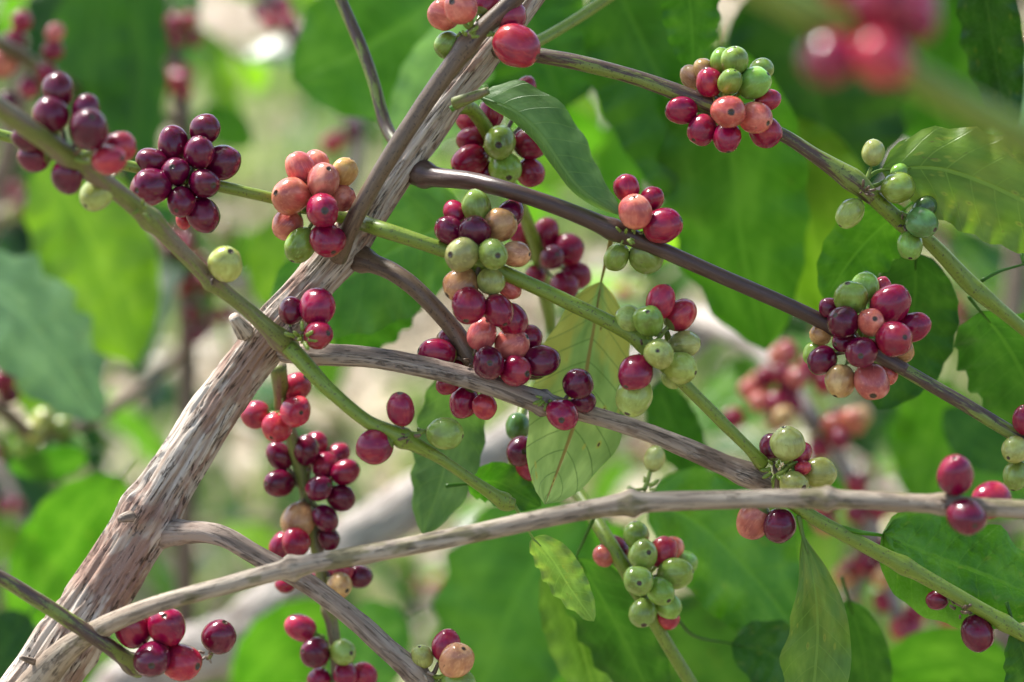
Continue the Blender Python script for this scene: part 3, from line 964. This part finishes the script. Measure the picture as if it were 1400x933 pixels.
leaf(B['down'], [(885, 680, 1.12), (960, 720, 1.14), (1040, 800, 1.15), (1125, 915, 1.15)], 165, 'bright', -20, 'leaf_glossy', wave=0.05, nwave=5)
leaf(B['down'], [(1000, 880, 1.11), (1060, 900, 1.11), (1140, 975, 1.12)], 105, 'mid', -15, 'leaf_glossy', pet=[(925, 845, 1.06), (950, 870, 1.08)])
leaf(B['noderight'], [(728, 735, 0.995), (755, 765, 1.0), (780, 805, 1.005), (812, 850, 1.01)], 58, (0.13, 0.23, 0.05), 15, 'leaf_worn', 'small withered pale leaf', pet=[(703, 690, .976), (715, 712, .985)], wave=0.08, fold=(0.3, 0.3))
leaf(B['down'], [(788, 762, 1.07), (815, 805, 1.08), (850, 870, 1.09), (905, 985, 1.1)], 115, 'mid', 25, 'leaf', pet=[(812, 708, 1.04), (800, 735, 1.05)])
leaf(B['down'], [(752, 770, 1.1), (785, 850, 1.11), (820, 970, 1.12)], 95, 'olive', -20, 'leaf')
leaf(B['hang'], [(628, 500, 1.05), (618, 580, 1.06), (605, 650, 1.06), (578, 732, 1.06)], 100, 'dull', 18, 'leaf', wave=0.02)
leaf(B['noderight'], [(640, 662, 1.03), (680, 660, 1.04), (740, 692, 1.04)], 62, 'mid', 20, 'leaf')
leaf(B['shade'], [(640, 295, 1.09), (560, 330, 1.11), (470, 380, 1.12), (365, 430, 1.13)], 185, 'bright', 15, 'leaf', wave=0.03, pet=[(700, 290, 1.07), (670, 288, 1.08)])
leaf(B['shade'], [(560, 350, 1.12), (520, 410, 1.13), (470, 490, 1.14)], 110, 'mid', -15, 'leaf')
leaf(B['thin'], [(655, -40, 1.28), (570, 20, 1.3), (490, 70, 1.3), (400, 110, 1.3)], 260, 'bright', 25, 'leaf', wave=0.02)
leaf(B['thin'], [(650, 20, 1.22), (615, 90, 1.24), (580, 160, 1.25), (535, 230, 1.26)], 120, 'blue', -20, 'leaf')
leaf(B['topstem'], [(830, -40, 1.18), (880, 60, 1.2), (925, 170, 1.21), (955, 300, 1.22)], 185, 'mid', -18, 'leaf')
leaf(B['topstem'], [(935, -60, 1.08), (945, 20, 1.09), (948, 98, 1.1)], 82, 'mid', -15, 'leaf')
leaf(B['topstem'], [(985, 60, 1.18), (1000, 200, 1.2), (1015, 340, 1.21), (1047, 480, 1.22)], 200, 'bright', 12, 'leaf')
leaf(B['topstem'], [(1060, 160, 1.3), (1100, 280, 1.31), (1128, 440, 1.32)], 190, 'lime', 18, 'leaf')
leaf(B['topstem'], [(1050, -30, 1.28), (1110, 100, 1.3), (1150, 290, 1.32)], 260, 'dark', -10, 'leaf')
leaf(B['topstem'], [(1180, -60, 1.35), (1260, 60, 1.36), (1300, 230, 1.38)], 230, 'mid', 30, 'leaf')
leaf(B['topstem'], [(770, 150, 1.3), (740, 70, 1.3), (700, -30, 1.3)], 200, 'mid', 20, 'leaf')

#@@NEIGHBOURS@@
# ------------------------------------------------------------------ neighbouring shrubs
def neighbour(label, cat, loc, group=None):
    return thing('coffee_shrub', label, cat, loc, group)


# shrub close to the camera position, on the right: one branch reaches across the corner
p = W(1900, 500, 0.62)
near = neighbour('coffee shrub whose thick green branch with plump berries hangs close by, strongly blurred', 'coffee shrub', (p.x, p.y, 0))
branch(near, 'trunk', [(1880, 460, .62, 42), (1900, 150, .62, 36), (1930, -400, .62, 28)], M['trunk'], 20, 0.006, 0.1, world_tail=[(Vector((p.x, p.y, -0.04)), .02), (Vector((p.x, p.y, 0.5)), .018)])
nb = branch(near, 'branch', [(1890, 420, .62, 28), (1600, 290, .61, 25), (1400, 188, .60, 23), (1250, 105, .595, 23), (1160, 50, .59, 24), (1080, 5, .585, 25), (960, -60, .58, 22), (820, -130, .57, 15)], M['green'], 20, 0.003, 0.05)
cluster(nb, (1180, 50, 0.592), '-1240,10,38c -1160,-20,38c 1205,5,40c 1135,80,37c 1205,80,38r 1250,30,30c')


def pick(*a):
    return random.choice(a)


def blurleaves(parent, L):
    for pts, w, c, roll in L:
        leaf(parent, pts, w, c, roll, pick('leaf', 'leaf_glossy', 'leaf'), step=16, nu=5)


# pale leaning trunk behind
q = W(120, 1060, 1.62)
pale = thing('coffee_shrub', 'pale weathered bare trunk leaning behind the berry branches', 'coffee shrub', (q.x - .12, q.y, 0))
branch(pale, 'trunk', [(120, 1040, 1.62, 46), (330, 868, 1.6, 40), (480, 745, 1.6, 38), (660, 630, 1.62, 34), (800, 545, 1.65, 30), (960, 450, 1.7, 24), (1080, 360, 1.75, 20), (1250, 200, 1.8, 15)], M['pale'], 40, 0.003, 0.12,
       world_tail=[(Vector((q.x - .12, q.y, -.04)), .034), (Vector((q.x - .12, q.y, .3)), .03)])
pb = branch(pale, 'branch', [(940, 430, 1.69, 16), (1040, 480, 1.55, 14), (1100, 560, 1.47, 13), (1180, 690, 1.46, 11), (1235, 870, 1.45, 9)], M['pale'], 14, 0.004, 0.1)
for cx, cy in ((1090, 520), (1130, 590), (1165, 690), (1190, 790), (1235, 850), (1065, 545)):
    s = ' '.join('%d,%d,%d%s' % (cx + random.gauss(0, 26), cy + random.gauss(0, 20), 15, pick('c', 'c', 'r', 'c', 'o', 't')) for _ in range(9))
    cluster(pb, (cx, cy, 1.46), s, BERRY_LOW)
pb2 = branch(pale, 'branch', [(1010, 415, 1.72, 14), (960, 320, 1.76, 13), (880, 240, 1.8, 12), (810, 140, 1.85, 11), (720, 0, 1.9, 9)], M['pale'], 12, 0.005, 0.1)
blurleaves(pb, [([(1300, 520, 1.42), (1270, 600, 1.44), (1250, 690, 1.45)], 110, 'bright', 20), ([(1140, 470, 1.6), (1030, 530, 1.6), (930, 590, 1.6)], 110, 'bright', 35),
                ([(900, 520, 1.2), (920, 580, 1.2), (960, 660, 1.2)], 70, 'mid', 10), ([(1160, 640, 1.55), (1080, 700, 1.55), (1020, 780, 1.55)], 100, 'mid', -30)])
blurleaves(pb2, [([(800, 120, 1.7), (770, 180, 1.7), (740, 260, 1.7)], 110, 'lime', 20), ([(830, 60, 1.6), (790, 40, 1.6), (740, 50, 1.6)], 70, 'lime', 30), ([(900, 140, 1.7), (860, 200, 1.7), (840, 290, 1.7)], 90, 'bright', 10),
                 ([(700, 150, 1.6), (760, 180, 1.6), (830, 190, 1.6)], 90, 'bright', 30)])

# shrub beyond on the left
q = W(235, 1200, 1.75)
lef = thing('coffee_shrub', 'dark thin-stemmed coffee shrub with red berries behind the maroon clusters', 'coffee shrub', (q.x, q.y, 0))
lt = branch(lef, 'trunk', [(252, 900, 1.75, 14), (256, 400, 1.75, 13), (250, 170, 1.75, 12), (222, 0, 1.75, 11), (200, -250, 1.75, 9)], M['stembrown'], 16, 0.006, 0.12, world_tail=[(Vector((q.x, q.y, -.04)), .012), (Vector((q.x, q.y, .4)), .011)])
for cx, cy in ((262, 112), (240, 40), (270, 380), (285, 440)):
    s = ' '.join('%d,%d,%d%s' % (cx + random.gauss(0, 15), cy + random.gauss(0, 14), 11, pick('c', 'c', 'r', 'm')) for _ in range(5))
    cluster(lt, (cx, cy, 1.74), s, BERRY_LOW)
lb = branch(lef, 'branch', [(245, 170, 1.75, 8), (120, 130, 1.6, 9), (50, 90, 1.42, 10), (0, 60, 1.32, 11), (-120, 0, 1.2, 12)], M['stembrown'], 12, 0.005, 0.1)
cluster(lb, (30, 90, 1.38), '3,85,22o 72,70,14c 29,29,14r 64,101,15c 40,120,14c 10,140,14m 75,45,12o 20,55,14c', BERRY_LOW)
lb2 = branch(lef, 'branch', [(254, 480, 1.75, 8), (150, 560, 1.6, 9), (60, 595, 1.45, 9), (0, 560, 1.4, 9), (-120, 480, 1.35, 9)], M['stembrown'], 12, 0.005, 0.1)
cluster(lb2, (62, 600, 1.45), '35,610,17g 60,575,17y 85,585,16g 100,610,16g 45,590,16y 70,620,17d 30,590,15g 90,630,15d', BERRY_LOW)
cluster(lb2, (-5, 545, 1.4), '-4,521,17c -12,540,15m', BERRY_LOW)
blurleaves(lb, [([(150, -70, 1.55), (125, 60, 1.56), (140, 240, 1.56)], 110, 'mid', 18), ([(200, -60, 1.6), (185, 80, 1.6), (190, 270, 1.6)], 95, 'dark', -25), ([(90, -70, 1.62), (95, 60, 1.6), (70, 170, 1.6)], 120, 'dark', 10),
                ([(60, 210, 1.5), (125, 330, 1.5), (185, 500, 1.5)], 165, 'lime', 14), ([(-80, 370, 1.33), (30, 430, 1.34), (140, 575, 1.36)], 210, 'blue', -48), ([(262, 190, 1.8), (300, 170, 1.8), (345, 200, 1.8)], 60, 'bright', -20)])
lb3 = branch(lef, 'branch', [(250, 420, 1.75, 8), (420, 330, 1.72, 9), (490, 200, 1.7, 11), (435, 95, 1.7, 12), (375, 0, 1.7, 13), (330, -120, 1.7, 13)], M['pale'], 12, 0.005, 0.1)
for cx, cy in ((385, 35), (425, 65), (470, 205)):
    cluster(lb3, (cx, cy, 1.69), ' '.join('%d,%d,%d%s' % (cx + random.gauss(0, 14), cy + random.gauss(0, 12), 12, pick('c', 'm', 'r')) for _ in range(4)), BERRY_LOW)
blurleaves(lb2, [([(20, 480, 1.5), (50, 520, 1.5), (60, 590, 1.5)], 70, 'lime', 20), ([(165, 650, 1.35), (100, 740, 1.36), (20, 860, 1.36)], 140, 'bright', -18), ([(120, 620, 1.4), (70, 635, 1.4), (10, 640, 1.4)], 60, 'mid', -40),
                 ([(40, 840, 1.3), (10, 880, 1.3), (-30, 960, 1.3)], 90, 'dark', 15), ([(400, 300, 1.6), (370, 340, 1.6), (360, 420, 1.6)], 60, 'lime', 15)])

# shrub beyond the lower right
q = W(760, 1400, 1.5)
lowr = thing('coffee_shrub', 'broad-leaved coffee shrub filling the space below the green berry cluster', 'coffee shrub', (q.x, q.y, 0))
rt = branch(lowr, 'trunk', [(760, 1400, 1.5, 16), (780, 1100, 1.48, 14), (800, 900, 1.45, 12), (830, 700, 1.45, 9)], M['stembrown'], 14, 0.006, 0.1, world_tail=[(Vector((q.x, q.y, -.04)), .014), (Vector((q.x, q.y, .3)), .013)])
blurleaves(rt, [([(800, 700, 1.35), (715, 800, 1.36), (640, 990, 1.37)], 230, 'bright', 20), ([(860, 720, 1.4), (800, 800, 1.4), (760, 960, 1.4)], 180, 'bright', -25), ([(900, 830, 1.4), (960, 890, 1.4), (1040, 1000, 1.4)], 170, 'mid', 20),
                ([(560, 850, 1.4), (510, 880, 1.4), (460, 960, 1.4)], 120, 'bright', 20), ([(480, 850, 1.5), (400, 880, 1.5), (320, 950, 1.5)], 120, 'bright', -20), ([(1200, 920, 1.3), (1300, 900, 1.3), (1400, 930, 1.3)], 100, 'bright', 30),
                ([(960, 640, 1.45), (1000, 720, 1.45), (1020, 820, 1.45)], 110, 'bright', 20), ([(1220, 560, 1.5), (1300, 640, 1.5), (1400, 700, 1.5)], 120, 'bright', -20), ([(1400, 620, 1.3), (1340, 600, 1.3), (1290, 560, 1.3)], 90, 'mid', 25)])

# ------------------------------------------------------------------ far shrubs
FAR_LEAF = []
for s in range(4):
    Vv, Ff, Aa = leaf_geo([Vector((0, 0, 0)), Vector((0.33, 0, 0.03)), Vector((0.7, 0, -0.02 - 0.05 * s)), Vector((1, 0, -0.14 - 0.07 * s))], (0, 0, 1), 0.42, fold=(-0.2, -0.2), wave=0.05, nwave=5, nu=3, step=9, seed=s, prad=0.012)
    me = bpy.data.meshes.new('leaf')
    me.from_pydata(Vv.tolist(), [], Ff)
    me.polygons.foreach_set('use_smooth', np.ones(len(me.polygons), dtype=bool))
    a = me.attributes.new('lf', 'FLOAT_VECTOR', 'POINT')
    a.data.foreach_set('vector', Aa.astype(np.float32).ravel())
    me.materials.append(M['leaf_glossy'])
    me.update()
    FAR_LEAF.append(me)


def inview(p, m=0.35):
    q = PROJ(p)
    return q is not None and -FW * m < q[0] < FW * (1 + m) and -FH * (m + .2) < q[1] < FH * (1 + m)


def far_shrub(x, y, h, label, group, lean=(0, 0), berries=0.5, tone=('mid', 'bright', 'mid', 'dark', 'lime'), skip=0.18, ls=(0.11, 0.2)):
    t = thing('coffee_shrub', label, 'coffee shrub', (x, y, 0), group)
    top = Vector((x + lean[0], y + lean[1], h))
    base = Vector((x, y, -0.04))
    stem = [base.lerp(top, k / 5) + Vector((random.gauss(0, .02), random.gauss(0, .02), 0)) * (k > 0) for k in range(6)]
    C = catmull([tuple(p) for p in stem], 0.03)
    Vt, Ft, At = tube_geo(C, np.linspace(0.02, 0.006, len(C)), 10)
    mesh_obj('trunk', Vt, Ft, M['grey'], t, base, ('tc', At))
    nl = nb_ = 0
    z = 0.25
    az = random.uniform(0, 6)
    while z < h:
        az += 1.57 + random.uniform(-.3, .3)
        z += random.uniform(0.09, 0.14)
        k = min(1, z / h)
        o0 = Vector(C[min(len(C) - 1, int(k * (len(C) - 1)))])
        for sgn in (0, math.pi):
            L = random.uniform(0.35, 0.65) * (1.05 - 0.6 * k)
            dv = Vector((math.cos(az + sgn), math.sin(az + sgn), random.uniform(0.1, 0.45)))
            pts = [o0, o0 + dv * L * .35, o0 + dv * L * .7 + Vector((0, 0, -.06 * L)), o0 + dv * L + Vector((0, 0, -.28 * L))]
            if not any(inview(q_) for q_ in pts):
                continue
            c = catmull([tuple(q_) for q_ in pts], 0.03)
            bv, bf, ba = tube_geo(c, np.linspace(0.0055, 0.0025, len(c)), 7)
            b = mesh_obj('branch', bv, bf, M[pick('stembrown', 'olive', 'grey')], t, pts[0], ('tc', ba))
            nn = max(3, int(L / 0.085))
            for i in range(1, nn + 1):
                pt = Vector(c[int(i / nn * (len(c) - 1))])
                if not inview(pt, 0.25):
                    continue
                for sd in (-1, 1):
                    if nl >= 280 or random.random() < skip:
                        continue
                    nl += 1
                    lf = link('leaf', random.choice(FAR_LEAF), b, pt)
                    a2 = az + sgn + sd * random.uniform(0.6, 1.2)
                    lf.rotation_euler = (random.gauss(0, .35), random.uniform(-0.1, 0.9), a2)
                    s = random.uniform(*ls)
                    lf.scale = (s, s, s)
                    cc = LEAFCOL[random.choice(tone)]
                    kk = random.uniform(.8, 1.25)
                    lf.color = (cc[0] * kk, cc[1] * kk, cc[2] * kk, 1)
                if random.random() < berries:
                    for _ in range(random.randint(4, 8)):
                        if nb_ >= 280:
                            break
                        nb_ += 1
                        v = Vector((random.gauss(0, 1), random.gauss(0, 1), random.gauss(0, 1))).normalized()
                        berry(b, pt + v * random.uniform(.008, .015), random.uniform(.0055, .007), v, COLS[random.choice('cccrmoyg')], BERRY_LOW)
    return t


# unseen upper crown of the shrub in focus, added for shade and patchy highlights
for i in range(8):
    k = 0.25 + 0.75 * i / 7
    o0 = W(900, -260, 1.0).lerp(W(1040, -1500, 1.0), k)
    az = i * 2.4 + random.uniform(-.2, .2)
    L = random.uniform(0.55, 0.95)
    dv = Vector((math.cos(az), math.sin(az), random.uniform(0.35, 0.75)))
    pts = [o0, o0 + dv * L * .35, o0 + dv * L * .7 + Vector((0, 0, -.05 * L)), o0 + dv * L + Vector((0, 0, -.2 * L))]
    c = catmull([tuple(q_) for q_ in pts], 0.02)
    bv, bf, ba = tube_geo(c, np.linspace(0.005, 0.002, len(c)), 8)
    b = mesh_obj('branch', bv, bf, M['stembrown'], shrub, pts[0], ('tc', ba))
    nn = int(L / 0.09)
    for j in range(2, nn + 1):
        pt = Vector(c[int(j / nn * (len(c) - 1))])
        for sd in (-1, 1):
            if pt.z < 1.5:
                continue
            lf = link('leaf', random.choice(FAR_LEAF), b, pt)
            lf.rotation_euler = (random.gauss(0, .3), random.uniform(-0.3, 0.5), az + sd * random.uniform(0.6, 1.2))
            q_ = random.uniform(0.13, 0.2)
            lf.scale = (q_, q_, q_)
            cc = LEAFCOL[pick('mid', 'dark', 'mid', 'bright')]
            lf.color = (*cc, 1)

G1 = 'coffee shrubs growing further back in the plot'
LB = 'leafy coffee shrub far behind, blurred to green patches'
far_shrub(0.95, 2.3, 1.75, LB, G1, (-.1, 0), 0.6)
far_shrub(-0.75, 2.6, 1.7, LB, G1, (.05, 0), 0.5)
far_shrub(0.45, 3.1, 1.9, LB, G1, (.0, 0), 0.5)
far_shrub(1.35, 3.9, 1.8, LB, G1, (-.1, 0), 0.4)
far_shrub(-1.2, 4.4, 1.9, LB, G1, (.1, 0), 0.4)
far_shrub(-0.1, 6.2, 1.9, LB, G1, (.1, 0), 0.2)
far_shrub(1.5, 6.6, 1.9, LB, G1, (.1, 0), 0.2)
far_shrub(-1.6, 7.4, 1.9, LB, G1, (.1, 0), 0.2)
far_shrub(-0.62, 2.0, 1.5, 'slender coffee shrub with sparse leaves and red berries beyond the maroon clusters', None, (.22, 0), 0.8, ('mid', 'dark', 'bright', 'lime'), 0.5, (0.07, 0.13))
far_shrub(0.52, 1.95, 1.35, 'sparse coffee shrub with many red berries beyond the glossy corrugated leaf', None, (-.12, 0), 0.9, ('mid', 'dark', 'bright', 'lime'), 0.55, (0.07, 0.13))
